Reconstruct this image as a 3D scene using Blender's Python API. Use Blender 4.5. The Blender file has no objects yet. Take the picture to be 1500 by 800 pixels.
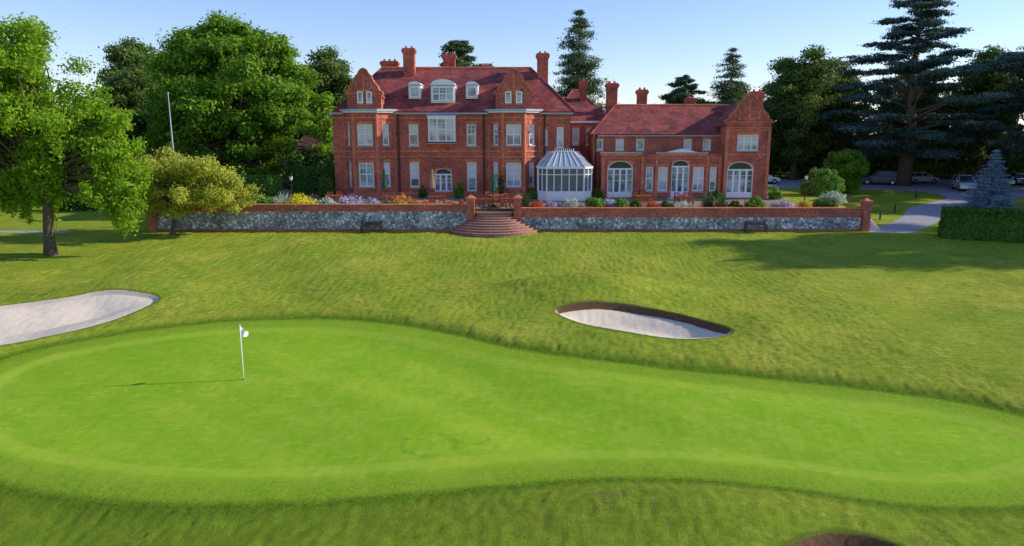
import bpy, math, random
import numpy as np
from mathutils import Vector, Matrix
R = random.Random(7)
rng = np.random.default_rng(7)
scene = bpy.context.scene
col = scene.collection

# ------------------------------------------------------------------ materials
class NT:
    def __init__(s, name):
        s.m = bpy.data.materials.new(name); s.m.use_nodes = True
        s.t = s.m.node_tree; s.t.nodes.clear()
        s.out = s.t.nodes.new('ShaderNodeOutputMaterial')
    def n(s, typ, ins=None, **props):
        nd = s.t.nodes.new(typ)
        for k, v in props.items(): setattr(nd, k, v)
        if ins:
            for k, v in ins.items(): s.set(nd.inputs[k], v)
        return nd
    def set(s, sock, v):
        if isinstance(v, bpy.types.NodeSocket): s.t.links.new(v, sock)
        elif isinstance(v, (tuple, list)) and len(v) == 3 and sock.type == 'RGBA': sock.default_value = (*v, 1)
        else: sock.default_value = v
    def mix(s, f, a, b, mode='MIX'):
        nd = s.n('ShaderNodeMix', data_type='RGBA', blend_type=mode)
        s.set(nd.inputs[0], f); s.set(nd.inputs[6], a); s.set(nd.inputs[7], b)
        return nd.outputs[2]
    def math(s, op, a, b=0.0, c=0.0):
        nd = s.n('ShaderNodeMath', operation=op)
        s.set(nd.inputs[0], a); s.set(nd.inputs[1], b); s.set(nd.inputs[2], c)
        return nd.outputs[0]
    def ss(s, v, a, b, to0=0.0, to1=1.0):
        nd = s.n('ShaderNodeMapRange', interpolation_type='SMOOTHSTEP')
        s.set(nd.inputs[0], v); nd.inputs[1].default_value = a; nd.inputs[2].default_value = b
        nd.inputs[3].default_value = to0; nd.inputs[4].default_value = to1
        return nd.outputs[0]
    def coord(s): return s.n('ShaderNodeTexCoord').outputs['Object']
    def noise(s, vec, scale, detail=3, rough=.55, out='Fac'):
        return s.n('ShaderNodeTexNoise', {'Vector': vec, 'Scale': scale, 'Detail': detail, 'Roughness': rough}).outputs[out]
    def attr(s, name): return s.n('ShaderNodeAttribute', attribute_name=name).outputs['Fac']
    def bump(s, h, st, dist):
        return s.n('ShaderNodeBump', {'Height': h, 'Strength': st, 'Distance': dist}).outputs[0]
    def princ(s, colr, rough=.7, normal=None, spec=.3, metal=0.0, coat=0.0):
        p = s.n('ShaderNodeBsdfPrincipled', {'Base Color': colr, 'Roughness': rough, 'Specular IOR Level': spec, 'Metallic': metal, 'Coat Weight': coat})
        if normal is not None: s.set(p.inputs['Normal'], normal)
        return p.outputs[0]
    def done(s, sh):
        s.t.links.new(sh, s.out.inputs[0]); return s.m

def simple(name, c, rough=.6, var=.15, scale=3, spec=.3, metal=0, coat=0):
    t = NT(name); co = t.coord(); f = t.noise(co, scale, 4)
    a = tuple(x*(1-var) for x in c); b = tuple(min(1, x*(1+var)) for x in c)
    return t.done(t.princ(t.mix(f, a, b), rough, None, spec, metal, coat))

def brick_mat(name, c1, c2, mort, var=.35):
    t = NT(name); co = t.coord(); sp = t.n('ShaderNodeSeparateXYZ', {0: co})
    v = t.n('ShaderNodeCombineXYZ', {0: t.math('ADD', sp.outputs[0], sp.outputs[1]), 1: sp.outputs[2], 2: 0.0}).outputs[0]
    b = t.n('ShaderNodeTexBrick', {'Vector': v, 'Color1': c1, 'Color2': c2, 'Mortar': mort, 'Scale': 1.0,
            'Mortar Size': .008, 'Brick Width': .225, 'Row Height': .075, 'Bias': -.1})
    big = t.noise(co, .6, 5, .65); fine = t.noise(co, 6, 3, .6)
    c = t.mix(t.ss(big, .3, .7), tuple(1-var for _ in range(3)), (1.12, 1.1, 1.08))
    cc = t.mix(1.0, b.outputs[0], c, 'MULTIPLY')
    c3 = t.mix(t.ss(fine, .35, .7), (.74, .72, .74), (1.22, 1.18, 1.15))
    cc = t.mix(1.0, cc, c3, 'MULTIPLY')
    return t.done(t.princ(cc, .85, t.bump(b.outputs[1], .3, -.01)))

M = {}
M['brick'] = brick_mat('red_brick', (.68, .165, .10), (.45, .095, .068), (.44, .24, .18))
M['brick_trim'] = brick_mat('rubbed_brick', (.82, .24, .12), (.72, .19, .10), (.5, .27, .2), .2)
M['brick_dk'] = brick_mat('paving_brick', (.5, .22, .16), (.38, .16, .13), (.38, .28, .22), .3)
M['white'] = simple('white_paint', (.9, .9, .9), .45, .03)
M['lead'] = simple('lead_flashing', (.42, .47, .55), .5, .12)
M['stone'] = simple('stone_coping', (.5, .42, .35), .8, .2, 5)
M['pipe'] = simple('dark_pipe', (.05, .035, .035), .5)
M['wood'] = simple('red_hardwood', (.42, .12, .06), .6, .3, 8)
M['darkwood'] = simple('weathered_wood', (.07, .05, .035), .8, .3, 8)
M['canvas_green'] = simple('green_canvas', (.04, .15, .08), .8, .2)
M['canvas_tan'] = simple('tan_canvas', (.5, .33, .18), .8, .2)
M['black'] = simple('black_rubber', (.02, .02, .02), .7)
M['chrome'] = simple('alloy', (.5, .5, .5), .3, .1, 3, .5, .8)
M['lamp_red'] = simple('tail_lamp', (.5, .02, .02), .3)
M['flagcloth'] = simple('flag_cloth', (.9, .9, .9), .8, .03)

t = NT('roof_tiles'); co = t.coord(); sp = t.n('ShaderNodeSeparateXYZ', {0: co})
v = t.n('ShaderNodeCombineXYZ', {0: t.math('ADD', sp.outputs[0], t.math('MULTIPLY', sp.outputs[1], .35)), 1: sp.outputs[2], 2: 0.0}).outputs[0]
b = t.n('ShaderNodeTexBrick', {'Vector': v, 'Color1': (.46, .11, .09), 'Color2': (.28, .075, .072), 'Mortar': (.11, .035, .035), 'Scale': 1.0,
        'Mortar Size': .014, 'Brick Width': .3, 'Row Height': .13})
cc = t.mix(1.0, b.outputs[0], t.mix(t.ss(t.noise(co, .7, 6, .7), .35, .65), (.6, .58, .66), (1.35, 1.25, 1.2)), 'MULTIPLY')
cc = t.mix(t.ss(t.noise(co, 2.5, 4, .7), .5, .7, 0, .6), cc, (.22, .14, .12))
cc = t.mix(t.ss(t.noise(co, 7, 3, .7), .45, .7, 0, .4), cc, (.14, .06, .06))
M['roof'] = t.done(t.princ(cc, .85, t.bump(b.outputs[1], .5, -.02), .2))

t = NT('window_glass'); co = t.coord()
gc = t.mix(t.ss(t.noise(co, .8, 3), .35, .65), (.08, .11, .14), (.48, .56, .62))
M['glass'] = t.done(t.princ(gc, .06, t.bump(t.noise(co, 2, 2), .15, .02), .9))
M['glass_dk'] = simple('dark_glass', (.03, .04, .06), .05, .3, 1, .9)
M['curtain'] = simple('net_curtain', (.72, .72, .7), .7, .1, 6)

t = NT('knapped_flint'); co = t.coord()
vo = t.n('ShaderNodeTexVoronoi', {'Vector': co, 'Scale': 6.0}); cr = t.n('ShaderNodeSeparateColor', {0: vo.outputs['Color']})
c = t.mix(cr.outputs[0], (.12, .12, .17), (.46, .46, .52))
ve = t.n('ShaderNodeTexVoronoi', {'Vector': co, 'Scale': 6.0}, feature='DISTANCE_TO_EDGE')
c = t.mix(t.ss(ve.outputs['Distance'], .0, .1, 1, 0), c, (.32, .28, .27))
c = t.mix(t.ss(cr.outputs[1], .78, .86), c, (.72, .7, .7))
c = t.mix(1.0, c, t.mix(t.ss(t.noise(co, .7, 4), .3, .7), (.6, .6, .6), (1.25, 1.25, 1.25)), 'MULTIPLY')
M['flint'] = t.done(t.princ(c, .7, t.bump(ve.outputs['Distance'], .8, .04)))

t = NT('bark'); co = t.coord()
mp = t.n('ShaderNodeMapping', {'Vector': co, 'Scale': (6, 6, 1.2)}).outputs[0]
f = t.noise(mp, 2, 5, .7)
M['bark'] = t.done(t.princ(t.mix(f, (.05, .035, .025), (.2, .15, .11)), .95, t.bump(f, .8, .05)))

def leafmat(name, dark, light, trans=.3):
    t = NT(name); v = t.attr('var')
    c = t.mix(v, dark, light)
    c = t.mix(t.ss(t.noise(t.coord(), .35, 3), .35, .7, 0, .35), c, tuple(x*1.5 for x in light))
    d = t.n('ShaderNodeBsdfPrincipled', {'Base Color': c, 'Roughness': .6, 'Specular IOR Level': .15}).outputs[0]
    tr = t.n('ShaderNodeBsdfTranslucent', {'Color': t.mix(.5, c, tuple(min(1, x*1.6) for x in light))}).outputs[0]
    mx = t.n('ShaderNodeMixShader', {0: trans, 1: d, 2: tr}).outputs[0]
    return t.done(mx)
L = {}
L['locust'] = leafmat('leaf_yellow_green', (.07, .16, .008), (.31, .48, .03), .42)
L['thorn'] = leafmat('leaf_olive', (.2, .25, .03), (.54, .56, .09), .4)
L['oak'] = leafmat('leaf_oak', (.04, .11, .008), (.22, .38, .03), .33)
L['dark'] = leafmat('leaf_dark', (.03, .065, .015), (.14, .21, .04), .25)
L['cedar'] = leafmat('cedar_needles', (.022, .05, .045), (.10, .165, .13), .1)
L['pine'] = leafmat('pine_needles', (.03, .065, .03), (.12, .19, .07), .15)
L['spruce'] = leafmat('blue_spruce_needles', (.09, .16, .24), (.28, .42, .56), .1)
L['hedge'] = leafmat('hedge_leaf', (.025, .07, .012), (.11, .22, .03), .2)
L['box'] = leafmat('topiary_leaf', (.06, .15, .02), (.17, .33, .04), .25)
L['yellow'] = leafmat('golden_shrub_leaf', (.45, .42, .02), (.85, .72, .04), .3)
L['lav'] = leafmat('lavender_flower', (.2, .22, .2), (.66, .56, .78), .2)
L['orange'] = leafmat('orange_flower', (.2, .3, .03), (.9, .35, .06), .2)
L['red'] = leafmat('red_flower', (.08, .22, .04), (.85, .08, .05), .2)
L['silver'] = leafmat('silver_shrub', (.25, .32, .24), (.68, .74, .6), .2)

# ------------------------------------------------------------------ mesh helper
class MB:
    def __init__(s): s.v = []; s.f = []; s.m = []
    def face(s, pts, mi=0):
        i = len(s.v); s.v += [tuple(p) for p in pts]; s.f.append(tuple(range(i, i+len(pts)))); s.m.append(mi)
    def hexa(s, P, mi=0):
        i = len(s.v); s.v += [tuple(p) for p in P]
        for f in ((3,2,1,0),(4,5,6,7),(0,1,5,4),(1,2,6,5),(2,3,7,6),(3,0,4,7)):
            s.f.append(tuple(i+k for k in f)); s.m.append(mi)
    def box(s, x0,x1,y0,y1,z0,z1, mi=0):
        s.hexa([(x0,y0,z0),(x1,y0,z0),(x1,y1,z0),(x0,y1,z0),(x0,y0,z1),(x1,y0,z1),(x1,y1,z1),(x0,y1,z1)], mi)
    def fbox(s, F, a0,a1,t0,t1,z0,z1, mi=0):
        s.hexa([F(a0,t1,z0),F(a1,t1,z0),F(a1,t0,z0),F(a0,t0,z0),F(a0,t1,z1),F(a1,t1,z1),F(a1,t0,z1),F(a0,t0,z1)], mi)
    def prism(s, poly, z0, z1, mi=0):
        n = len(poly); i = len(s.v)
        s.v += [(x,y,z0) for x,y in poly]+[(x,y,z1) for x,y in poly]
        s.f.append(tuple(i+n+k for k in range(n))); s.m.append(mi)
        s.f.append(tuple(i+k for k in reversed(range(n)))); s.m.append(mi)
        for k in range(n):
            s.f.append((i+k, i+(k+1)%n, i+n+(k+1)%n, i+n+k)); s.m.append(mi)
    def fprism(s, F, poly, t0, t1, mi=0):
        n = len(poly); i = len(s.v)
        s.v += [F(a,t1,z) for a,z in poly]+[F(a,t0,z) for a,z in poly]
        s.f.append(tuple(i+k for k in range(n))); s.m.append(mi)
        s.f.append(tuple(i+n+k for k in reversed(range(n)))); s.m.append(mi)
        for k in range(n):
            s.f.append((i+(k+1)%n, i+k, i+n+k, i+n+(k+1)%n)); s.m.append(mi)
    def tube(s, pts, rad, n=8, mi=0):
        rings = []
        for k, p in enumerate(pts):
            p = Vector(p)
            d = (Vector(pts[min(k+1, len(pts)-1)])-Vector(pts[max(k-1, 0)])).normalized()
            u = d.orthogonal().normalized() if abs(d.z) < .99 else Vector((1,0,0)); w = d.cross(u)
            i = len(s.v)
            s.v += [tuple(p+(u*math.cos(2*math.pi*q/n)+w*math.sin(2*math.pi*q/n))*rad[k]) for q in range(n)]
            rings.append(i)
        for a, b_ in zip(rings, rings[1:]):
            for q in range(n):
                s.f.append((a+q, a+(q+1)%n, b_+(q+1)%n, b_+q)); s.m.append(mi)
        s.f.append(tuple(rings[-1]+q for q in range(n))); s.m.append(mi)
        s.f.append(tuple(rings[0]+q for q in reversed(range(n)))); s.m.append(mi)
    def build(s, name, mats, parent=None, smooth=False, loc=(0,0,0), rotz=0):
        me = bpy.data.meshes.new(name); me.from_pydata(s.v, [], s.f)
        for m in (mats if isinstance(mats, list) else [mats]): me.materials.append(m)
        me.polygons.foreach_set('material_index', s.m)
        if smooth: me.polygons.foreach_set('use_smooth', [True]*len(s.f))
        me.update()
        o = bpy.data.objects.new(name, me); col.objects.link(o)
        o.location = loc; o.rotation_euler = (0,0,rotz)
        if parent: o.parent = parent
        return o
def empty(name, loc=(0,0,0), rotz=0):
    e = bpy.data.objects.new(name, None); col.objects.link(e); e.location = loc; e.rotation_euler = (0,0,rotz)
    e.empty_display_size = .5
    return e

# ------------------------------------------------------------------ terrain
def smooth_poly(P, k=4):
    P = np.array(P, float); n = len(P); out = []
    for i in range(n):
        p0,p1,p2,p3 = P[i-1],P[i],P[(i+1)%n],P[(i+2)%n]
        for j in range(k):
            t = j/k
            out.append(.5*((2*p1)+(-p0+p2)*t+(2*p0-5*p1+4*p2-p3)*t*t+(-p0+3*p1-3*p2+p3)*t**3))
    return np.array(out)
def sdpoly(P, X, Y):
    d = np.full(X.shape, 1e9); ins = np.zeros(X.shape, bool)
    n = len(P)
    for i in range(n):
        ax, ay = P[i]; bx, by = P[(i+1)%n]
        ex, ey = bx-ax, by-ay; wx, wy = X-ax, Y-ay
        t = np.clip((wx*ex+wy*ey)/(ex*ex+ey*ey+1e-12), 0, 1)
        d = np.minimum(d, (wx-ex*t)**2+(wy-ey*t)**2)
        if ay != by:
            c = ((ay > Y) != (by > Y)) & (X < (bx-ax)*(Y-ay)/(by-ay)+ax)
            ins ^= c
    d = np.sqrt(d); return np.where(ins, -d, d)
def sst(a, b, x):
    t = np.clip((x-a)/(b-a), 0, 1); return t*t*(3-2*t)

GREEN = smooth_poly([(-9.6,32.7),(-6.3,32.0),(-3.3,30.5),(-.86,28.8),(1.4,27.7),(4,26.8),(6.5,25.9),(8.9,25.2),(11.1,24.5),(13.2,23.8),
    (15.1,22.9),(16.4,21.4),(16.0,19.4),(13.2,18.0),(10.3,18.0),(7.8,18.8),(5,19.4),(2,19.4),(-.6,19.0),(-2.9,18.6),(-5.7,18.3),(-8.5,18.2),
    (-11.5,18.6),(-14.4,19.5),(-16.8,20.9),(-18.8,23.2),(-20.0,25.9),(-19.6,28.4),(-17.3,30.5),(-13.8,32.2)])
BK = [smooth_poly([(2.1,34.2),(3.3,35.0),(5.1,35.2),(6.8,34.7),(8.3,33.8),(9.5,32.5),(9.9,31.2),(9.1,30.4),(7.5,30.2),(5.6,30.7),(4.2,31.4),(3.0,32.6)]),
      smooth_poly([(-18.3,36.2),(-20,36.9),(-21.8,36.9),(-23.2,36.2),(-25.5,35.2),(-28,33),(-28,30),(-25,28.2),(-21.9,29.3),(-20.6,30.6),(-19.6,31.9),(-18.7,33.8)]),
      smooth_poly([(5.6,13.9),(6.4,14.8),(7.6,15.35),(8.7,15.1),(9.4,14.2),(9.2,12.7),(7.6,11.8),(6.0,12.6)])]
PATH = smooth_poly([(28.9,57.6),(32,57.3),(34.5,59.5),(37.5,62.8),(42,68),(46.2,73.3),(52,77.5),(60,80.8),(78,82),(78,106),(27,106),(27,91),(33,90),(42,88.5),(49,85.8),(48.5,80),
    (43.3,75),(39.5,71.3),(36.1,66.0),(31.9,60.9),(29.2,59.0)], 3)
LPATH = [(-60,58.2),(-36,57.0),(-36,57.9),(-60,59.4)]
CEN = [(6.2,32.6),(-23,32.5),(7.6,13.6)]
def farside(k, X, Y): return sst(-1.6, 1.2, (Y-CEN[k][1])*.9+(X-CEN[k][0])*.35)

def base_z(X, Y):
    z = np.where(Y < 58, -(58-Y)*.04, 0.0)
    z = np.maximum(z, -1.34)
    z = z + .03*np.clip(Y-58, 0, 34)
    tr = 1.45+.45*np.clip((Y-58.4)/8.6, 0, 1)
    mx = sst(-31.5, -29.0, X)*(1-sst(28.6, 30.6, X))
    my = sst(58.12, 58.38, Y)*(1-sst(84, 92, Y))
    m = mx*my
    return z*(1-m)+np.maximum(tr, z)*m
def gz_full(X, Y, sdg, sdbs):
    z = base_z(X, Y)
    und = .10*np.sin(X*.23+1.1)*np.sin(Y*.19+.5)+.06*np.sin(X*.61+Y*.33)+.03*np.sin(X*.9-Y*1.1)+.05*np.sin(X*.47-1.3*np.sin(Y*.2))+.015*np.sin(X*1.7+Y*.8+1.2*np.sin(Y*.7))
    z = z+und*sst(.5, 5, sdg)*(1-sst(50, 57, Y))
    z = z-.05*sst(0.0, -1, sdg)+.09*np.sin(X*.25)*np.sin(Y*.3)*sst(.5, -2, sdg)+.07*np.sin(X*.38+.45*Y+.9*np.sin(X*.2))*sst(.5, -2, sdg)
    z = z+.24*sst(1.1, 2.2, sdg)*(1-sst(6, 14, sdg))*sst(20, 24, Y+0*X)+.10*sst(1.2, 3, sdg)*(1-sst(20, 24, Y))
    z = z+1.05*np.exp(-(((X-5.0)/5.5)**2+((Y-38.2)/2.1)**2))
    z = z+.35*np.exp(-(((X-11.8)/2.2)**2+((Y-31.8)/3)**2))
    z = z+.40*np.exp(-(((X-16.8)/3.2)**2+((Y-38)/5)**2))
    z = z+.55*np.exp(-(((X+21.5)/5.0)**2+((Y-38.2)/1.8)**2))
    z = z+.40*np.exp(-(((X-4.0)/4)**2+((Y-16.4)/1.1)**2))*sst(.3, 1.5, sdg)
    z = z-.85*sst(0, -14, X)*sst(18.8, 14.5, Y)*sst(.3, 2, sdg)
    for k, sd in enumerate(sdbs):
        far = farside(k, X, Y)
        shallow = .65*sst(0, 1.7, -sd); steep = .32*sst(0, .16, -sd)+.42*sst(.1, 1.7, -sd)
        if k == 1: steep = .14*sst(0, .15, -sd)+.5*sst(.3, 3.5, -sd)
        z = z-(shallow*(1-far)+steep*far)
    return z
def gz(x, y):
    X = np.array([float(x)]); Y = np.array([float(y)])
    return float(gz_full(X, Y, sdpoly(GREEN, X, Y), [sdpoly(b_, X, Y) for b_ in BK])[0])

def axis(segs):
    out = [segs[0][0]]
    for a, b_, st in segs:
        n = max(1, int(round((b_-a)/st))); out += list(a+(b_-a)*(np.arange(n)+1)/n)
    return np.array(out)
xs = axis([(-700,-200,60),(-200,-80,12),(-80,-40,2),(-40,-29,.4),(-29,18,.10),(18,45,.22),(45,80,1),(80,200,10),(200,700,60)])
ys = axis([(-200,-20,20),(-20,8,2),(8,11.5,.4),(11.5,40,.095),(40,57.8,.18),(57.8,58.6,.06),(58.6,70,.35),(70,110,.6),(110,200,8),(200,900,60)])
XX, YY = np.meshgrid(xs, ys)
fx, fy = XX.ravel(), YY.ravel()
sdg = sdpoly(GREEN, fx, fy); sdbs = [sdpoly(b_, fx, fy) for b_ in BK]
fz = gz_full(fx, fy, sdg, sdbs)
sdb = np.minimum(np.minimum(sdbs[0], sdbs[1]), sdbs[2])
fars = np.zeros(fx.shape)
for k in range(3): fars = np.where(sdbs[k] < 1.5, farside(k, fx, fy)*(.55 if k == 1 else 1), fars)
sdp = np.minimum(sdpoly(PATH, fx, fy), sdpoly(LPATH, fx, fy))
gr = rng.normal(size=XX.shape); sm = (gr+np.roll(gr,1,0)+np.roll(gr,1,1)+np.roll(np.roll(gr,1,0),1,1))/2
sm2 = sm.copy()
for q in range(1, 5): sm2 += np.roll(sm, q, 0)+np.roll(sm, q, 1)
grain = (.7*gr+.45*sm+.2*sm2).ravel()
inr = ((fx > -45) & (fx < 50) & (fy > 10) & (fy < 57.5))
fz = fz+grain*.0115*inr*sst(1.0, 1.7, sdg)*sst(.0, .3, sdb)+grain*.0024*inr*sst(1.7, 1.0, sdg)*sst(0,.3,sdb)+grain*.005*inr*sst(-.1, -.5, sdb)
sdt = np.maximum(np.maximum(-28.6-fx, fx-25.0), np.maximum(60.2-fy, fy-83))
sdbed = np.maximum(np.maximum(-28.6-fx, fx-28.2), np.maximum(58.3-fy, fy-60.2))
nx, ny = len(xs), len(ys)
idx = np.arange(nx*ny).reshape(ny, nx)
quads = np.stack([idx[:-1,:-1], idx[:-1,1:], idx[1:,1:], idx[1:,:-1]], -1).reshape(-1)
def fastmesh(name, V, Q, mats, attrs=None, smooth=False, nside=4):
    me = bpy.data.meshes.new(name)
    me.vertices.add(len(V)); me.vertices.foreach_set('co', np.ascontiguousarray(V, np.float32).ravel())
    nf = len(Q)//nside
    me.loops.add(len(Q)); me.loops.foreach_set('vertex_index', np.ascontiguousarray(Q, np.int32))
    me.polygons.add(nf); me.polygons.foreach_set('loop_start', np.arange(0, len(Q), nside, dtype=np.int32))
    for k, a in (attrs or {}).items():
        at = me.attributes.new(k, 'FLOAT', 'POINT'); at.data.foreach_set('value', np.ascontiguousarray(a, np.float32))
    me.update(calc_edges=True); me.validate()
    if smooth: me.polygons.foreach_set('use_smooth', np.ones(nf, bool))
    for m in mats: me.materials.append(m)
    return me

t = NT('golf_ground'); co = t.coord()
aG, aB, aP, aT, aBed, aF = t.attr('sdg'), t.attr('sdb'), t.attr('sdp'), t.attr('sdt'), t.attr('sdbed'), t.attr('far')
spc = t.n('ShaderNodeSeparateXYZ', {0: co})
n_big = t.noise(co, .12, 4, .6); n_mid = t.noise(co, .9, 5, .65); n_fine = t.noise(co, 9, 4, .7); n_vf = t.noise(co, 38, 3, .7)
n_b2 = t.noise(co, .28, 5, .6)
sx = t.n('ShaderNodeMapping', {'Vector': co, 'Scale': (1, 2.6, 1), 'Rotation': (0, 0, .5)}).outputs[0]
n_str = t.noise(sx, 1.6, 5, .7); n_clump = t.noise(co, 3.2, 4, .7)
rough = t.mix(t.ss(n_big, .35, .65), (.31, .40, .03), (.50, .49, .06))
rough = t.mix(t.ss(n_b2, .42, .62, 0, .65), rough, (.22, .35, .02))
rough = t.mix(t.ss(n_mid, .38, .68, 0, .5), rough, (.22, .34, .022))
rough = t.mix(t.ss(n_str, .5, .70, 0, .65), rough, (.60, .54, .11))
slope_shade = t.math('MULTIPLY', t.ss(spc.outputs[1], 21.5, 17.0), t.ss(spc.outputs[0], 9.0, -5.0, .55, 1))  # shade of the near slope turned from the sun, painted into the grass colour
rough = t.mix(t.math('MULTIPLY', slope_shade, .8), rough, t.mix(t.ss(n_b2, .35, .6), (.13, .24, .012), (.20, .31, .02)))
rough = t.mix(t.ss(n_clump, .46, .68, 0, .55), rough, (.14, .23, .018))
rough = t.mix(t.ss(n_fine, .4, .7, 0, .6), rough, (.14, .225, .02))
rough = t.mix(t.math('MULTIPLY', t.ss(n_vf, .5, .75, 0, .45), t.math('SUBTRACT', 1.0, t.math('MULTIPLY', slope_shade, .5))), rough, (.58, .60, .13))
bare = t.math('MULTIPLY', t.ss(t.noise(co, .33, 5, .75), .60, .69), t.ss(n_fine, .42, .6))
rough = t.mix(t.math('MULTIPLY', bare, .8), rough, (.2, .15, .06))
dw = t.math('ADD', aG, t.math('MULTIPLY', t.math('SUBTRACT', n_mid, .5), .5))
dwf = t.math('ADD', aG, t.math('MULTIPLY', t.math('SUBTRACT', n_fine, .5), .25))
fringe = t.mix(t.ss(n_fine, .3, .7), (.17, .32, .016), (.28, .42, .03))
fringe = t.mix(t.ss(n_mid, .4, .65, 0, .5), fringe, (.32, .42, .035))
band = t.math('SINE', t.math('MULTIPLY', t.math('ADD', t.math('MULTIPLY', spc.outputs[0], .62), t.math('ADD', t.math('MULTIPLY', spc.outputs[1], .8), t.math('MULTIPLY', n_mid, .5))), 2.3))
gcol = t.mix(t.ss(band, -.7, .7), (.275, .46, .022), (.335, .50, .032))
gcol = t.mix(t.ss(n_b2, .38, .60, 0, .7), gcol, (.22, .42, .018))
gcol = t.mix(t.ss(n_mid, .45, .7, 0, .5), gcol, (.40, .52, .055))
gcol = t.mix(t.ss(n_big, .42, .6, 0, .45), gcol, (.22, .42, .016))
gcol = t.mix(t.ss(n_str, .5, .68, 0, .5), gcol, (.45, .54, .08))
gcol = t.mix(t.ss(n_clump, .5, .7, 0, .35), gcol, (.21, .37, .018))
gcol = t.mix(t.ss(n_fine, .42, .75, 0, .4), gcol, (.18, .34, .016))
ring = t.math('MULTIPLY', t.ss(aG, -.85, -.7), t.ss(aG, -.25, -.1, 1, 0))
gcol = t.mix(t.math('MULTIPLY', ring, .35), gcol, (.42, .52, .06))
for (rx_, ry_, rr_) in ((-2.6,20.5,.75),(-1.3,21.0,.5)):
    vd = t.n('ShaderNodeVectorMath', {0: co, 1: (rx_, ry_, -1.35)}, operation='DISTANCE').outputs['Value']
    dd = t.math('ABSOLUTE', t.math('SUBTRACT', t.math('ADD', vd, t.math('MULTIPLY', t.math('SUBTRACT', n_mid, .5), 1.6)), rr_))
    gcol = t.mix(t.math('MULTIPLY', t.ss(dd, .02, .16, .4, 0), t.ss(n_clump, .35, .6)), gcol, (.13, .28, .02))
c = t.mix(t.ss(dwf, -.25, .25), gcol, fringe)
edge = t.mix(t.ss(n_fine, .3, .7), (.08, .16, .01), (.18, .29, .02))
c = t.mix(t.ss(dw, .95, 1.3), c, edge)
c = t.mix(t.ss(dw, 1.3, 1.9), c, rough)
sand = t.mix(n_mid, (.76, .62, .46), (.92, .82, .66))
sand = t.mix(t.ss(n_fine, .4, .75, 0, .35), sand, (.6, .48, .35))
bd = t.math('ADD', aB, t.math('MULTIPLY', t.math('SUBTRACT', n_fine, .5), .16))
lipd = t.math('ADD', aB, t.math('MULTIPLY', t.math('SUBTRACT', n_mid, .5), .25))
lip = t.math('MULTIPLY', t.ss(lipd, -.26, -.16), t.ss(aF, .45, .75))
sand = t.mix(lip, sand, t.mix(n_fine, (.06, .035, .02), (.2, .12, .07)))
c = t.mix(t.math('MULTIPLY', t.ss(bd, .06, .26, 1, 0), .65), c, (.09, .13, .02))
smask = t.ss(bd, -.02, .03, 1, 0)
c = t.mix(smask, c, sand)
tar = t.mix(n_fine, (.40, .38, .42), (.52, .50, .54))
tar = t.mix(t.ss(n_mid, .4, .7, 0, .4), tar, (.33, .31, .34))
c = t.mix(t.ss(t.math('ADD', aP, t.math('MULTIPLY', t.math('SUBTRACT', n_fine, .5), .25)), -.05, .05, 1, 0), c, tar)
pave = t.mix(n_fine, (.33, .23, .17), (.45, .34, .26))
c = t.mix(t.ss(aT, -.05, .05, 1, 0), c, pave)
c = t.mix(t.ss(aBed, -.03, .03, 1, 0), c, t.mix(n_fine, (.05, .07, .02), (.1, .1, .04)))
hh = t.math('ADD', t.math('MULTIPLY', n_fine, .5), t.math('MULTIPLY', n_vf, .5))
mow = t.ss(dwf, 0, 1.4, .18, .95)
bst = t.math('MULTIPLY', mow, t.math('SUBTRACT', 1.0, t.math('MULTIPLY', smask, .6)))
bmp = t.n('ShaderNodeBump', {'Height': hh, 'Strength': bst, 'Distance': .09}).outputs[0]
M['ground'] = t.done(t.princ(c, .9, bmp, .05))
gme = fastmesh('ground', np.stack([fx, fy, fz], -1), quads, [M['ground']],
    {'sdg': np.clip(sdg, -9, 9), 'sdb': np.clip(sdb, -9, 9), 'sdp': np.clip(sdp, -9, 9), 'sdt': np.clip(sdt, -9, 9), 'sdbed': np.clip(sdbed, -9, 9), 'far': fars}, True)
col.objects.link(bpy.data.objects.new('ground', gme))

# ------------------------------------------------------------------ foliage
def unit(n):
    d = rng.normal(size=(n, 3)); return d/np.linalg.norm(d, axis=1, keepdims=True)
def leaf_mesh(name, C, RR, n, size, mat, up=0.3, asp=.55, rpow=.4, jit=.7, scat=.2):
    C = np.array(C, float); RR = np.array(RR, float)
    w = (RR[:,0]*RR[:,1]*RR[:,2])**.667; w /= w.sum()
    k = rng.choice(len(C), n, p=w); d = unit(n); r = rng.random(n)**rpow
    P = C[k]+d*r[:,None]*RR[k]+rng.normal(size=(n,3))*RR[k]*scat
    N = d+jit*unit(n); N[:,2] += up; N /= np.linalg.norm(N, axis=1, keepdims=True)
    T = np.cross(N, unit(n)); T /= np.linalg.norm(T, axis=1, keepdims=True)+1e-9
    B = np.cross(N, T); s = size*(.6+.8*rng.random(n))[:,None]
    V = np.stack([P-T*s, P-B*s*asp, P+T*s, P+B*s*asp], 1).reshape(-1, 3)
    cv = rng.random(len(C))
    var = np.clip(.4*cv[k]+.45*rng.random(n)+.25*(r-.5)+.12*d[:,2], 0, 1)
    return fastmesh(name, V, np.arange(n*4), [mat], {'var': np.repeat(var, 4)})
def bent(p0, p1, sag=.0, n=5, wob=.15):
    p0 = Vector(p0); p1 = Vector(p1); L_ = (p1-p0).length; out = []
    o = Vector((R.uniform(-1,1), R.uniform(-1,1), 0))*wob*L_*.5
    for i in range(n):
        f = i/(n-1); q = p0.lerp(p1, f); b_ = math.sin(f*math.pi)
        out.append(q+o*b_+Vector((0,0,sag*L_*b_)))
    return out
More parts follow.
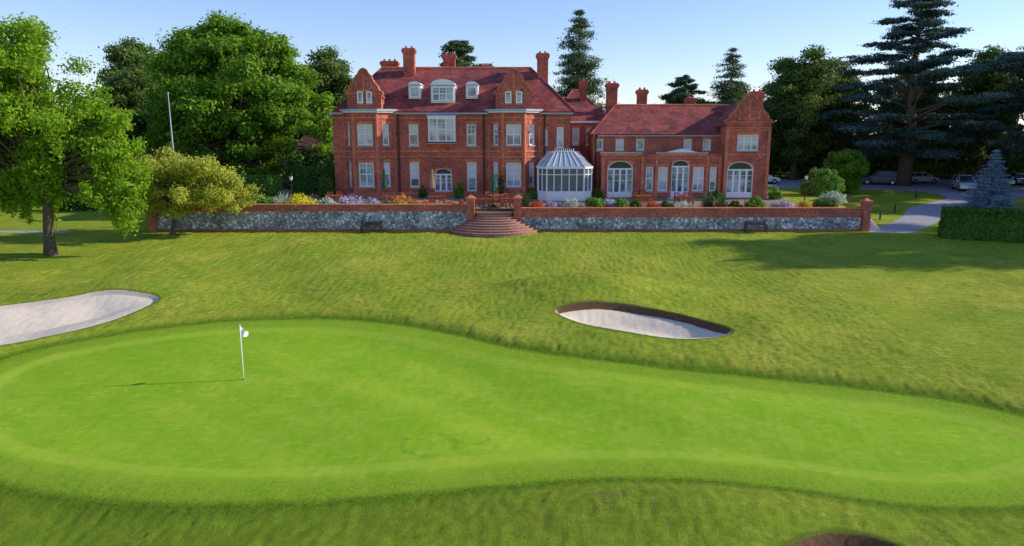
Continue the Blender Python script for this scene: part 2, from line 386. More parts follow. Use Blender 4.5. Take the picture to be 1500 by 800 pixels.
def place(name, wood, leaf, loc, rotz=0, sc=1):
    e = empty(name, loc, rotz); e.scale = (sc, sc, sc)
    for nm, me in (('trunk_and_limbs', wood), ('foliage', leaf)):
        o = bpy.data.objects.new(nm, me); col.objects.link(o); o.parent = e
    return e
def meshof(mb, name, mat):
    o = mb.build(name, mat, smooth=True); me = o.data; bpy.data.objects.remove(o); return me
def deciduous(ells, th, tr, ncl, nleaf, size, mat, cr=(.2,.34), lean=(0,0), up=.3, inner=.45, drop=0, scat=.25, rpow=.5):
    C = []; RR = []
    W = sum(e[6] for e in ells); mb = MB()
    top = (lean[0], lean[1], th)
    mb.tube(bent((0,0,-.3), top, 0, 6, .05), [tr*1.5, tr*1.05, tr*.95, tr*.85, tr*.75, tr*.6], 10)
    for cx,cy,cz,rx,ry,rz,w in ells:
        m = max(3, int(ncl*w/W)); rm = (rx*ry*rz)**(1/3)
        for i in range(m):
            d = Vector((R.gauss(0,1), R.gauss(0,1), R.gauss(.15,1))).normalized()
            f = R.uniform(inner, .92) if R.random() < .85 else R.uniform(.1, inner)
            c_ = (cx+d.x*f*rx, cy+d.y*f*ry, cz+d.z*f*rz)
            rr = rm*R.uniform(*cr)
            C.append(c_); RR.append((rr*R.uniform(.8,1.4), rr*R.uniform(.8,1.4), rr*R.uniform(.5,.9)))
            if drop and R.random() < drop:
                for q in range(3):
                    C.append((c_[0]+R.uniform(-.4,.4), c_[1], c_[2]-rr*(.7+q*.7))); RR.append((rr*.5, rr*.5, rr*.7))
            if i % 2 == 0:
                st = Vector((0,0,0)).lerp(Vector(top), R.uniform(.65, 1.0))
                mb.tube(bent(st, c_, .08, 5), [tr*.42, tr*.32, tr*.22, tr*.13, tr*.05], 6)
    return meshof(mb, 'trunk_and_limbs', M['bark']), leaf_mesh('foliage', C, RR, nleaf, size, mat, up, scat=scat, rpow=rpow)
def conifer(h, rmax, nt, nleaf, size, mat, z0=.12, droop=.25, cl=.16, tr=.3, gap=.2, prof=.85, zj=.0, flat=.5):
    mb = MB(); mb.tube([(0,0,-.3),(0,0,h*.4),(0,0,h*.8),(0,0,h)], [tr*1.3, tr, tr*.4, .03], 8); C = []; RR = []
    for i in range(nt):
        f = i/(nt-1); z_ = h*(z0+(1-z0)*f*.98); rad = rmax*((1-f)**prof)*R.uniform(.7, 1.15)+.15
        nb = max(4, int(8*(1-f)+4))
        a0 = R.uniform(0, 6)
        for b_ in range(nb):
            if R.random() < gap: continue
            z = min(h*.99, z_+R.uniform(-1,1)*zj*h)
            a = a0+b_*2*math.pi/nb+R.uniform(-.3,.3); ln = rad*R.uniform(.6, 1.15)
            tip = (math.cos(a)*ln, math.sin(a)*ln, z-ln*droop*R.uniform(.5,1.5))
            mb.tube(bent((0,0,z), tip, .05, 4, .05), [tr*.25*(1-f)+.03, tr*.18*(1-f)+.02, .03, .015], 5)
            for q in (.35, .68, 1.0):
                rr = rmax*cl*R.uniform(.7,1.35)*(.5+.5*(1-f))
                C.append((tip[0]*q, tip[1]*q, z+(tip[2]-z)*q)); RR.append((rr*1.25, rr*1.25, rr*flat))
    C.append((0,0,h*.98)); RR.append((.15,.15,h*.03))
    return meshof(mb, 'trunk_and_limbs', M['bark']), leaf_mesh('foliage', C, RR, nleaf, size, mat, .5, .3, .6, .7, .3)
def cedar(h, rmax, nleaf, size, mat, z0=.16, nl=50, thick=.15):
    mb = MB(); mb.tube([(0,0,-.4),(.2,0,h*.3),(0,.2,h*.6),(0,0,h*.95)], [1.0, .7, .42, .08], 10); C = []; RR = []
    for i in range(nl):
        f = (i+R.random())/nl; z = h*(z0+(.96-z0)*f)
        prof = (.72+.38*math.sin(min(1, f*1.5)*math.pi))*(1-.70*max(0, f-.4)/.6)
        rad = rmax*prof*R.uniform(.55, 1.08)
        a = i*2.399+R.uniform(-.5,.5); rise = R.uniform(-.02,.16)*(1 if f > .3 else -.5)
        tip = (math.cos(a)*rad, math.sin(a)*rad, z+rad*rise)
        mb.tube(bent((0,0,z-rad*.15), tip, .08, 5, .12), [.24*(1-f)+.08, .18*(1-f)+.05, .1, .06, .03], 6)
        for q in (.5,.68,.85,1.0):
            for s_ in range(3):
                rr = rmax*R.uniform(.07, .19)*(1-.4*f); sp_ = rmax*.15*(1-.4*f)
                C.append((tip[0]*q+R.uniform(-1,1)*sp_, tip[1]*q+R.uniform(-1,1)*sp_, z+(tip[2]-z)*q+R.uniform(-.3,.3)))
                RR.append((rr, rr, rr*thick+.08))
    return meshof(mb, 'trunk_and_limbs', M['bark']), leaf_mesh('foliage', C, RR, nleaf, size, mat, 1.0, .45, .5, .6, .3)
def shrub(name, x, y, z, r, h, mat, n=2500, size=.1, spiky=False, ball=False):
    mb = MB(); mb.tube([(0,0,-.05),(0,0,h*.5)], [.05,.03], 5)
    if spiky:
        V = []
        for i in range(140):
            a = R.uniform(0, 6.28); e_ = R.uniform(.2, 1.4); ln = h*R.uniform(.8,1.2); w = .035
            d = Vector((math.cos(a)*math.cos(e_), math.sin(a)*math.cos(e_), math.sin(e_))); s_ = Vector((-math.sin(a), math.cos(a), 0))*w
            m_ = d*ln*.6; tp = d*ln-Vector((0,0,ln*.2*math.cos(e_)))
            V += [tuple(s_*-1), tuple(s_), tuple(m_+s_), tuple(m_-s_)]+[tuple(m_-s_), tuple(m_+s_), tuple(tp+s_*.1), tuple(tp-s_*.1)]
        nq = len(V)//4
        lm = fastmesh('leaves', np.array(V), np.arange(len(V)), [mat], {'var': np.repeat(rng.random(nq), 4)})
    else:
        C = []; RR = []
        for i in range(26 if not ball else 60):
            d = Vector((R.gauss(0,1), R.gauss(0,1), abs(R.gauss(0,.8)) if not ball else R.gauss(0,1))).normalized(); f = R.uniform(.5,.8) if not ball else .84
            k = .3 if not ball else .2
            C.append((d.x*r*f, d.y*r*f, (d.z*h*f+.1) if not ball else h/2+d.z*h/2*f)); RR.append((r*k, r*k, min(r,h)*k))
        C.append((0,0,h*.4)); RR.append((r*.75, r*.75, h*.42))
        lm = leaf_mesh('foliage', C, RR, n, size, mat, .3, scat=.12 if ball else .2)
    wm = meshof(mb, 'stems', M['bark'])
    place(name, wm, lm, (x, y, z), R.uniform(0, 6))
def hedge(name, x0, y0, x1, y1, wid, z0, z1, n=9000, mat='hedge'):
    L_ = math.hypot(x1-x0, y1-y0); e = empty(name, (x0, y0, z0), math.atan2(y1-y0, x1-x0)); h = z1-z0
    mb = MB(); mb.box(.12, L_-.12, -wid/2+.12, wid/2-.12, -.2, h-.12); mb.build('inner_growth', M['hedgecore'], e)
    f = rng.random((n, 3)); P = np.empty((n, 3)); N = np.zeros((n, 3))
    A = np.array([L_*wid, L_*h, L_*h, wid*h, wid*h]); k = rng.choice(5, n, p=A/A.sum())
    P[:,0] = f[:,0]*L_; P[:,1] = (f[:,1]-.5)*wid; P[:,2] = f[:,2]*h
    P[k==0,2] = h; P[k==1,1] = -wid/2; P[k==2,1] = wid/2; P[k==3,0] = 0; P[k==4,0] = L_
    N[k==0,2] = 1; N[k==1,1] = -1; N[k==2,1] = 1; N[k==3,0] = -1; N[k==4,0] = 1
    P += rng.normal(size=(n,3))*.05 - N*.05*rng.random((n,1)) + N*.07*(np.sin(P[:,:1]*1.7)+np.sin(P[:,2:]*2.1))
    N = N+.8*unit(n); N /= np.linalg.norm(N, axis=1, keepdims=True)
    T = np.cross(N, unit(n)); T /= np.linalg.norm(T, axis=1, keepdims=True); B = np.cross(N, T); s = (.06+.07*rng.random(n))[:,None]
    V = np.stack([P-T*s, P-B*s*.6, P+T*s, P+B*s*.6], 1).reshape(-1, 3)
    me = fastmesh('hedge_leaves', V, np.arange(n*4), [L[mat]], {'var': np.repeat(rng.random(n), 4)})
    o = bpy.data.objects.new('hedge_leaves', me); col.objects.link(o); o.parent = e
M['hedgecore'] = simple('hedge_core', (.012, .022, .008), .95)

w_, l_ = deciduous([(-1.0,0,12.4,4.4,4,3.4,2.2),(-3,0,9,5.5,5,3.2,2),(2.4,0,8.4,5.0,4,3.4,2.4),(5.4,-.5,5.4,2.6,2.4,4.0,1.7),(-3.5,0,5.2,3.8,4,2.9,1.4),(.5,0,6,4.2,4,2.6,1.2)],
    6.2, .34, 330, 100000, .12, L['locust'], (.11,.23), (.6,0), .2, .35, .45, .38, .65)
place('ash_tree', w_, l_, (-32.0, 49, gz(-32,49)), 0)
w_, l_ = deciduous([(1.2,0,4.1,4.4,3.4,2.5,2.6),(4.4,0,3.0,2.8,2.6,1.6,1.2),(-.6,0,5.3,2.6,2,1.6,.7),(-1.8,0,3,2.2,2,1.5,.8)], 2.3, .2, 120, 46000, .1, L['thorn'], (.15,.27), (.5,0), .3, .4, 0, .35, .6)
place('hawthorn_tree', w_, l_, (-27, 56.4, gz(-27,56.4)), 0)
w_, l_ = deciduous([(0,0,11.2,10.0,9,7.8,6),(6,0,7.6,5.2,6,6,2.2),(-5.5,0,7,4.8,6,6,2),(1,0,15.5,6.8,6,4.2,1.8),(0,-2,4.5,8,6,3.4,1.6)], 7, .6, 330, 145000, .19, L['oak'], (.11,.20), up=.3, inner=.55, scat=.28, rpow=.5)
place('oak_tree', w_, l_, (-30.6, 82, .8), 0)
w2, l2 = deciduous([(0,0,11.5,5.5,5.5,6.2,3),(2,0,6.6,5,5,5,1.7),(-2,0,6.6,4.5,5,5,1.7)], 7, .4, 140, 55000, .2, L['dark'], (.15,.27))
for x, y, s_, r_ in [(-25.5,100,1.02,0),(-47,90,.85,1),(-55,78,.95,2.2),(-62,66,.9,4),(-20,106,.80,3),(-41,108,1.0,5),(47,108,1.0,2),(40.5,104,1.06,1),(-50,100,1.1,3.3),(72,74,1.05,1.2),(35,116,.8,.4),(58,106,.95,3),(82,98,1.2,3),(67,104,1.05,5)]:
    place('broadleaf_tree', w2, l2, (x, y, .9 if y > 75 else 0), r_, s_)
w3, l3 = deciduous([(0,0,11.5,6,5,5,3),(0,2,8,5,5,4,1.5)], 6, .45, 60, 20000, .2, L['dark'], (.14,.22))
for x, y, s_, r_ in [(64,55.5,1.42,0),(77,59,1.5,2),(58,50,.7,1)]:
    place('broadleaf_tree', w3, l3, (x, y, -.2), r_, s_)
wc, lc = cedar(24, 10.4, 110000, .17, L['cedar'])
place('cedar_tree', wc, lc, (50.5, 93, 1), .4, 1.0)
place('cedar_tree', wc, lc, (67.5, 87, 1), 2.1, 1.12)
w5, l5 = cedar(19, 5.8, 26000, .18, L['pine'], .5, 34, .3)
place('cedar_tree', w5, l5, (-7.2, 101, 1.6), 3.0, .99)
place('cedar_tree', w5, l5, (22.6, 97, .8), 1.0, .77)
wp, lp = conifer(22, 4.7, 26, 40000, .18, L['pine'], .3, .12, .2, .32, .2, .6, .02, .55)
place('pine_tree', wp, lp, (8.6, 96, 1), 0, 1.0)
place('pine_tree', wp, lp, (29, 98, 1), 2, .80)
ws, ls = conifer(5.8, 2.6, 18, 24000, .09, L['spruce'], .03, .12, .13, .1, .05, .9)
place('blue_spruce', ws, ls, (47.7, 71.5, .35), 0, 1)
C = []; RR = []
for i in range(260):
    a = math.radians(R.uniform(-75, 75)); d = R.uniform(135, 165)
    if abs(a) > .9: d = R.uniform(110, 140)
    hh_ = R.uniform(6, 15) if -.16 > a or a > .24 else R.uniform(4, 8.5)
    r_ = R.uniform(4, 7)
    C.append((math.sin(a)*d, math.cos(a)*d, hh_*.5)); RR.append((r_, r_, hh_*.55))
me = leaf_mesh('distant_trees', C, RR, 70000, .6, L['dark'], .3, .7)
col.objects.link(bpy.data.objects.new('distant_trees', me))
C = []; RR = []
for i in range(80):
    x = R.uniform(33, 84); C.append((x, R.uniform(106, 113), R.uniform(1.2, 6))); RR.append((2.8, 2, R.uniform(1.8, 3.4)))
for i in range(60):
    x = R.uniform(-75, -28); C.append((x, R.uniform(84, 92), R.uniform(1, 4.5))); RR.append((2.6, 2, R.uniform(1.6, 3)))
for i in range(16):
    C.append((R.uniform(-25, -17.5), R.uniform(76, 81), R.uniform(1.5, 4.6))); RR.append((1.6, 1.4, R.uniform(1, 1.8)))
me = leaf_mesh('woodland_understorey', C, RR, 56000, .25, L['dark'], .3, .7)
col.objects.link(bpy.data.objects.new('woodland_understorey', me))

# ------------------------------------------------------------------ house
X = lambda u: (u-750)*.0641
Z = lambda v: 2.08+(285-v)*.0632
FY = 68.0; ZB = 1.75
H = {k: MB() for k in ['walls','rubbed_brick_trim','roof','window_frames','window_glass','dark_glass','curtains','lead_work','stone_sills','drainpipes','chimney_stacks']}
def frame(ox, oy, ang=0):
    ca, sa = math.cos(ang), math.sin(ang)
    return lambda a, t_, z: (ox+ca*a+sa*t_, oy+sa*a-ca*t_, z)
F0 = frame(0, FY)
def wall(F, a0, a1, z0, z1, ops=(), dep=.2, m='walls'):
    A = sorted({a0, a1, *[o[0] for o in ops], *[o[1] for o in ops]}); ZZ = sorted({z0, z1, *[o[2] for o in ops], *[o[3] for o in ops]})
    for i in range(len(A)-1):
        for j in range(len(ZZ)-1):
            ca, cz = (A[i]+A[i+1])/2, (ZZ[j]+ZZ[j+1])/2
            if any(o[0] < ca < o[1] and o[2] < cz < o[3] for o in ops): continue
            H[m].face([F(A[i],0,ZZ[j]), F(A[i+1],0,ZZ[j]), F(A[i+1],0,ZZ[j+1]), F(A[i],0,ZZ[j+1])])
    for o in ops:
        b0,b1,c0,c1 = o[:4]
        for p, q in (((b0,c0),(b0,c1)), ((b0,c1),(b1,c1)), ((b1,c1),(b1,c0)), ((b1,c0),(b0,c0))):
            H[m].face([F(p[0],0,p[1]), F(q[0],0,q[1]), F(q[0],-dep,q[1]), F(p[0],-dep,p[1])])
        window(F, *o)
def window(F, a0, a1, z0, z1, style='sash', base=-.2):
    fr = H['window_frames']; w = .11; b0 = base
    if style in ('arch', 'archdark'):
        hw = (a1-a0)/2; ac = (a0+a1)/2; rise = min(hw, .75 if hw > .9 else .6); zs = z1-rise; n = 14
        pts = [(ac-hw*math.cos(math.pi*i/n), zs+rise*math.sin(math.pi*i/n)) for i in range(n+1)]
        for i in range(n):
            (pa, pz), (qa, qz) = pts[i], pts[i+1]
            H['rubbed_brick_trim'].face([F(pa,.0,pz), F(qa,.0,qz), F(qa,.0,z1), F(pa,.0,z1)])
            H['rubbed_brick_trim'].face([F(pa,.0,pz), F(pa,-.2,pz), F(qa,-.2,qz), F(qa,.0,qz)])
            s1 = .9
            P = lambda a, z, s: (ac+(a-ac)*s, zs+(z-zs)*s)
            ia, iz = P(pa, pz, s1); ja, jz = P(qa, qz, s1)
            fr.hexa([F(ia,b0+.1,iz), F(pa,b0+.1,pz), F(pa,b0,pz), F(ia,b0,iz), F(ja,b0+.1,jz), F(qa,b0+.1,qz), F(qa,b0,qz), F(ja,b0,jz)])
        H['dark_glass'].face([F(a0,b0+.01,zs), F(a1,b0+.01,zs), F(a1,b0+.01,z1), F(a0,b0+.01,z1)])
        fr.fbox(F, a0, a1, b0+.012, b0+.13, zs-.07, zs+.07)
        H['window_glass'].face([F(a0,b0+.02,z0), F(a1,b0+.02,z0), F(a1,b0+.02,zs), F(a0,b0+.02,zs)])
        nl = max(2, int(round((a1-a0)/.62)))
        for i in range(nl+1):
            a = a0+(a1-a0)*i/nl; fr.fbox(F, max(a0, a-.09), min(a1, a+.09), b0+.025, b0+.1, z0, zs-.07)
        for i in range(nl):
            p, q = a0+(a1-a0)*i/nl+.09, a0+(a1-a0)*(i+1)/nl-.09
            fr.fbox(F, p, q, b0+.025, b0+.09, z0, z0+.5)
            for zf in (.5, .75):
                zz = z0+.45+(zs-z0-.45)*zf; fr.fbox(F, p, q, b0+.025, b0+.07, zz-.02, zz+.02)
        return
    H['window_glass'].face([F(a0,b0+.02,z0), F(a1,b0+.02,z0), F(a1,b0+.02,z1), F(a0,b0+.02,z1)])
    fr.fbox(F, a0, a0+w, b0+.0, b0+.12, z0, z1); fr.fbox(F, a1-w, a1, b0+.0, b0+.12, z0, z1)
    fr.fbox(F, a0+w, a1-w, b0+.0, b0+.12, z1-w, z1); fr.fbox(F, a0+w, a1-w, b0+.0, b0+.12, z0, z0+w)
    nl = 1 if a1-a0 < 1.0 else (2 if a1-a0 < 1.7 else 3)
    for i in range(1, nl):
        a = a0+(a1-a0)*i/nl; fr.fbox(F, a-.055, a+.055, b0+.021, b0+.11, z0+w, z1-w)
    if z1-z0 > 1.2:
        zm = z0+(z1-z0)*.52; zt = z0+(z1-z0)*.78
        for i in range(nl):
            p = a0+(a1-a0)*i/nl+(.055 if i else w); q = a0+(a1-a0)*(i+1)/nl-(.055 if i < nl-1 else w)
            fr.fbox(F, p, q, b0+.03, b0+.1, zm-.05, zm+.05)
            fr.fbox(F, p, q, b0+.03, b0+.07, zt-.018, zt+.018)
            fr.fbox(F, (p+q)/2-.018, (p+q)/2+.018, b0+.03, b0+.068, zm+.05, z1-w)
        if R.random() < .65:
            zc = z0+(z1-z0)*R.uniform(.2, .6)
            H['curtains'].face([F(a0+w,b0+.025,zc), F(a1-w,b0+.025,zc), F(a1-w,b0+.025,z1-w), F(a0+w,b0+.025,z1-w)])
    if base < 0:
        H['stone_sills'].fbox(F, a0-.08, a1+.08, -.1, .07, z0-.12, z0-.002)
        H['rubbed_brick_trim'].fbox(F, a0-.1, a1+.1, .002, .03, z1+.004, z1+.26)
def W(u0, u1, v0, v1, st='sash'): return (X(u0), X(u1), Z(v1), Z(v0), st)
def course(F, a0, a1, z, h=.14, pr=.07, m='rubbed_brick_trim'): H[m].fbox(F, a0, a1, .001, pr, z, z+h)

ZE = 9.75
xl, xr = X(490), X(835)
wall(F0, xl, -15.6, ZB, ZE)
wall(F0, -10.9, -2.2, ZB, ZE, [W(600,614,182,213), W(684,698,182,213), W(600,614,237,274), W(684,698,237,280), (X(636),X(662),1.95,Z(246),'arch')])
wall(F0, 2.56, xr, ZB, ZE, [W(815,825,186,216), W(796,802,190,212)])
H['walls'].box(xl, xr, FY+.25, 80, ZB, ZE-.02)
for z_ in (Z(222), Z(230), Z(174)):
    for a0, a1 in ((xl,-15.6),(-10.9,-2.2),(2.56,xr)): course(F0, a0, a1, z_)
course(F0, -10.9, -2.2, ZE-.25, .16, .3, 'lead_work'); course(F0, 2.56, xr+.2, ZE-.25, .16, .3, 'lead_work'); course(F0, xl-.2, -15.6, ZE-.25, .16, .3, 'lead_work')
H['rubbed_brick_trim'].fbox(F0, -10.9, -2.2, .001, .09, ZB, 2.35)
FR = frame(xr+.002, FY, math.pi/2)
wall(FR, .0, 12, ZB, ZE, [(1.2,2.1,6.7,8.5,'sash'),(3.2,4.1,6.7,8.5,'sash')])
FLs = frame(xl-.002, 80, -math.pi/2)
wall(FLs, 0, 12, ZB, ZE, [(2,3,6.7,8.5,'sash'),(8,9,6.7,8.5,'sash'),(2,3,2.9,5,'sash'),(8,9,2.9,5,'sash')])

def bay(w0, f0, f1, w1, pr, zt, front, left, right):
    pts = [(w0,0),(f0,pr),(f1,pr),(w1,0)]
    for k, (p, q) in enumerate(zip(pts, pts[1:])):
        dx, dy = q[0]-p[0], -(q[1]-p[1]); ln = math.hypot(dx, dy); F = frame(p[0], FY-p[1], math.atan2(dy, dx))
        ops = []
        ww = [left, front, right][k]
        for z0, z1 in ((Z(272),Z(237)),(Z(212),Z(182))): ops.append((ln/2-ww/2, ln/2+ww/2, z0, z1, 'sash'))
        wall(F, 0, ln, ZB, zt, ops)
        for z_ in (Z(222), Z(230), Z(174)): course(F, -.02, ln+.02, z_)
        H['rubbed_brick_trim'].fbox(F, -.03, ln+.03, .001, .09, ZB, 2.35)
        H['window_frames'].fbox(F, -.12, ln+.12, .0, .24, zt-.02, zt+.1)
        H['lead_work'].fbox(F, -.14, ln+.14, -.1, .34, zt+.102, zt+.3)
        for a in (.06, ln-.06):
            H['rubbed_brick_trim'].fbox(F, a-.09, a+.09, .0, .05, 2.35, zt-.06)
    H['lead_work'].prism([(p[0], FY-p[1]) for p in pts], zt+.0, zt+.2)
    H['walls'].face([(p[0], FY-p[1], zt-.01) for p in pts])
def gable(xc, hw, zb, zsh, zp, tt, wins, roof_d=6, curved=True):
    F = frame(xc, FY-tt)
    d = zp-zsh
    prof = [(hw, zb), (hw, zsh), (hw+.1, zsh), (hw+.1, zsh+.14), (hw*.9, zsh+.18), (hw*.78, zsh+d*.3), (hw*.60, zsh+d*.42), (hw*.46, zsh+d*.6), (hw*.46, zsh+d*.68), (hw*.32, zsh+d*.76), (hw*.16, zsh+d*.95), (0, zp)]
    poly = prof+[(-a, z) for a, z in reversed(prof[:-1])]
    H['walls'].fprism(F, poly, -.35, 0)
    pl = poly[1:-1]
    for p, q in zip(pl, pl[1:]):
        dx, dz = q[0]-p[0], q[1]-p[1]; l_ = math.hypot(dx, dz)
        if l_ < .05: continue
        nx_, nz_ = dz/l_*.09, -dx/l_*.09
        H['rubbed_brick_trim'].hexa([F(p[0],.08,p[1]), F(p[0]+nx_,.08,p[1]+nz_), F(p[0]+nx_,-.4,p[1]+nz_), F(p[0],-.4,p[1]),
                                F(q[0],.08,q[1]), F(q[0]+nx_,.08,q[1]+nz_), F(q[0]+nx_,-.4,q[1]+nz_), F(q[0],-.4,q[1])])
    course(F, -hw, hw, zsh-.05, .12, .06)
    H['rubbed_brick_trim'].fbox(F, -.09, .09, .001, .06, zsh+.15, zp-.5)
    for a in (-hw*.45, hw*.45): H['rubbed_brick_trim'].fbox(F, a-.07, a+.07, .001, .05, zsh+.15, zsh+d*.5)
    for a0, a1, z0, z1 in wins:
        H['rubbed_brick_trim'].fbox(F, a0-.1, a1+.1, .001, .05, z0-.14, z0-.01); H['rubbed_brick_trim'].fbox(F, a0-.1, a1+.1, .001, .05, z1+.01, z1+.2)
        window(F, a0, a1, z0, z1, 'sash', .0)
    zr = zsh+(zp-zsh)*.72; ze = zsh-.25
    for s_ in (-1, 1):
        H['roof'].hexa([F(0,-.35,zr-.15), F(s_*(hw+.1),-.35,ze-.15), F(s_*(hw+.1),-roof_d,ze-.15), F(0,-roof_d,zr-.15),
                        F(0,-.35,zr), F(s_*(hw+.1),-.35,ze), F(s_*(hw+.1),-roof_d,ze), F(0,-roof_d,zr)])
    H['walls'].fbox(F, -hw+.01, hw-.01, -roof_d, -.35, zb, ze-.1)
bay(-15.6, -14.55, -12.35, -10.9, 1.25, 9.65, 1.4, .5, .7)
bay(-2.2, -.85, 1.15, 2.56, 1.25, 9.65, 1.4, .62, .7)
gable(-13.45, 1.55, 9.85, 11.3, 13.5, 1.0, [(-.6,-.08,10.45,11.5),(.22,.74,10.45,11.5)])
gable(.15, 1.65, 9.85, 11.3, 13.5, 1.0, [(-.78,-.2,10.45,11.5),(.2,.78,10.45,11.5)])

def hip(x0, x1, y0, y1, ze, zr, rx0, rx1, ov=.35, m='roof'):
    x0 -= ov; x1 += ov; y0 -= ov; y1 += ov; ym = (y0+y1)/2; e = ze
    b = H[m]
    b.face([(x0,y0,e),(x1,y0,e),(rx1,ym,zr),(rx0,ym,zr)]); b.face([(x1,y1,e),(x0,y1,e),(rx0,ym,zr),(rx1,ym,zr)])
    b.face([(x1,y0,e),(x1,y1,e),(rx1,ym,zr)]); b.face([(x0,y1,e),(x0,y0,e),(rx0,ym,zr)])
    b.box(x0, x1, y0, y1, e-.1, e-.005)
    H['rubbed_brick_trim'].tube([(rx0,ym,zr+.02),(rx1,ym,zr+.02)], [.12,.12], 8)
    for xa, xb in ((x1, rx1), (x0, rx0)):
        b.tube([(xa,y0,e),(xb,ym,zr)], [.09,.09], 6)
hip(xl+.6, xr, FY, 80, ZE, 14.1, -13.0, 1.9)
def dormer(xc, hw, z0, z1, t_, arch=False):
    F = frame(xc, FY+t_)
    H['window_frames'].fbox(F, -hw-.12, hw+.12, -2.6, -.02, z0-.15, z1+.12)
    window(F, -hw, hw, z0, z1, 'sash', .0)
    H['lead_work'].fbox(F, -hw-.2, hw+.2, -2.6, .12, z1+.122, z1+.2)
    n = 10; rz_ = .5 if arch else .28; pts = [(-(hw+.12)*math.cos(math.pi*i/n), z1+.2+rz_*math.sin(math.pi*i/n)) for i in range(n+1)]
    H['window_frames'].fprism(F, pts, -2.2, .1)
dormer(X(609)*1.01, .45, 11.1, 12.05, 1.25); dormer(X(692)*1.01, .45, 11.1, 12.05, 1.25)
dormer(X(650.5)*1.01, 1.0, 10.7, 12.0, .8, True)
F = frame(X(649), FY)
H['window_frames'].fbox(F, -1.3, 1.3, -.1, .75, Z(207)-.15, Z(207)); H['window_frames'].fbox(F, -1.3, 1.3, -.1, .8, Z(170)-.2, Z(170))
H['lead_work'].fbox(F, -1.38, 1.38, -.1, .88, Z(170)+.002, Z(170)+.1)
H['rubbed_brick_trim'].hexa([F(-.7,.0,Z(215)-.1),F(.7,.0,Z(215)-.1),F(.7,-.1,Z(215)-.1),F(-.7,-.1,Z(215)-.1),F(-1.2,.65,Z(207)-.152),F(1.2,.65,Z(207)-.152),F(1.2,-.1,Z(207)-.152),F(-1.2,-.1,Z(207)-.152)])
FO = frame(X(649), FY-.68); window(FO, -1.22, 1.22, Z(207), Z(170)-.2, 'sash', -.02)
for s_ in (-1, 1): H['window_frames'].fbox(F, s_*1.22-.04, s_*1.22+.04, 0, .66, Z(207), Z(170)-.2)
def chimney(xc, yc, w, d, z0, z1, pots=2):
    c_ = H['chimney_stacks']; c_.box(xc-w/2, xc+w/2, yc-d/2, yc+d/2, z0, z1-.5)
    c_.box(xc-w/2-.07, xc+w/2+.07, yc-d/2-.07, yc+d/2+.07, z1-.5, z1-.34); c_.box(xc-w/2-.14, xc+w/2+.14, yc-d/2-.14, yc+d/2+.14, z1-.34, z1-.12)
    c_.box(xc-w/2-.05, xc+w/2+.05, yc-d/2-.05, yc+d/2+.05, z1-.12, z1)
    for i in range(3): c_.box(xc-w/2+w*(i+.5)/3-.06, xc-w/2+w*(i+.5)/3+.06, yc-d/2-.05, yc-d/2-.001, z0, z1-.502)
    for i in range(pots):
        px = xc-w/2+w*(i+.5)/pots; c_.tube([(px,yc,z1),(px,yc,z1+.22)], [.13,.10], 8)
chimney(-12.4, 75.5, 1.6, .9, 12, 14.9, 3); chimney(-10.1, 73.2, 1.1, .9, 12, 15.9, 2); chimney(-6.4, 76, 1.2, .9, 12, 15.6, 2)
chimney(3.0, 73, 1.05, 1.2, 10.5, 15.4, 2); chimney(-2.8, 77, 1.1, .8, 12, 14.6, 2); chimney(7.6, 79, .7, .7, 9, 13.2, 1)
chimney(10, 74, 1.05, .9, 8.5, 12.65, 2); chimney(13.3, 75.5, .95, .8, 8.5, 12.1, 2); chimney(24.2, 73, 1.15, .9, 6, 11.8, 2); chimney(18.4, 76, .9, .8, 8, 11.3, 2)
H['walls'].box(5.3, 9.5, 76, 86, ZB, 9.6); hip(4.6, 9.4, 76, 86, 9.6, 12.3, 6.6, 7.4, .2)
FC = frame(0, 72)
H['walls'].box(xr, 9.0, 72.25, 76, ZB, 9.0)
wall(FC, xr+.01, 9.0, ZB, 9.0, [(5.95,6.65,6.6,8.3,'sash'),(7.3,8.0,6.6,8.3,'sash')])
wall(frame(9.0,72,math.pi/2), 0, 4, ZB, 9.0)
H['roof'].face([(xr,71.8,8.98),(9.2,71.8,8.98),(9.2,76,10.6),(xr,76,10.6)])
course(FC, xr+.02, 9.0, 8.75, .2, .2, 'window_frames')
x0, x1 = 7.6, 23.4; ZW = 7.7
H['walls'].box(x0+.2, x1-.2, FY+.25, 78, ZB, ZW-.02)
ups = [W(u-6, u+6, 203.5, 219.5) for u in (877, 907, 937, 1006, 1034)]
wall(F0, x0, 19.4, ZB, ZW, ups)
wall(frame(x0,78,-math.pi/2), 0, 10, ZB, ZW)
wall(frame(x1,FY,math.pi/2), 0, 10, ZB, ZW, [(3,4,2.9,5,'sash'),(6,7,2.9,5,'sash'),(3,4,6,7.3,'sash')])
course(F0, x0, 19.4, ZW-.2, .14, .25, 'lead_work')
hip(x0, x1-.2, FY, 78, ZW, 10.45, 10.2, 21.6, .3)
TX = 1.5; FE = frame(0, FY-TX); ex0, ex1 = 8.2, 19.4; ZX = 5.95
wall(FE, ex0, ex1, ZB, ZX, [(X(887),X(924),1.95,Z(234),'arch'), (X(942),X(953),Z(278),Z(243),'sash'), (X(960),X(974),Z(278),Z(243),'sash'),
     (X(979),X(1005),1.98,Z(233),'arch'), (X(1010),X(1026),Z(278),Z(243),'sash'), (X(1034),X(1044),Z(278),Z(243),'sash')])
wall(frame(ex0, FY, -math.pi/2), 0, TX, ZB, ZX)
H['lead_work'].box(ex0, ex1, FY-TX+.2, FY-.02, ZX-.4, ZX-.3)
for a0, a1, zz in ((ex0-.1, 12.0, ZX), (13.2, 18.0, ZX)):
    H['stone_sills'].fbox(FE, a0, a1, -.3, .1, zz, zz+.12)
    H['rubbed_brick_trim'].fbox(FE, a0+.05, a1-.05, .001, .06, zz-.25, zz-.004)
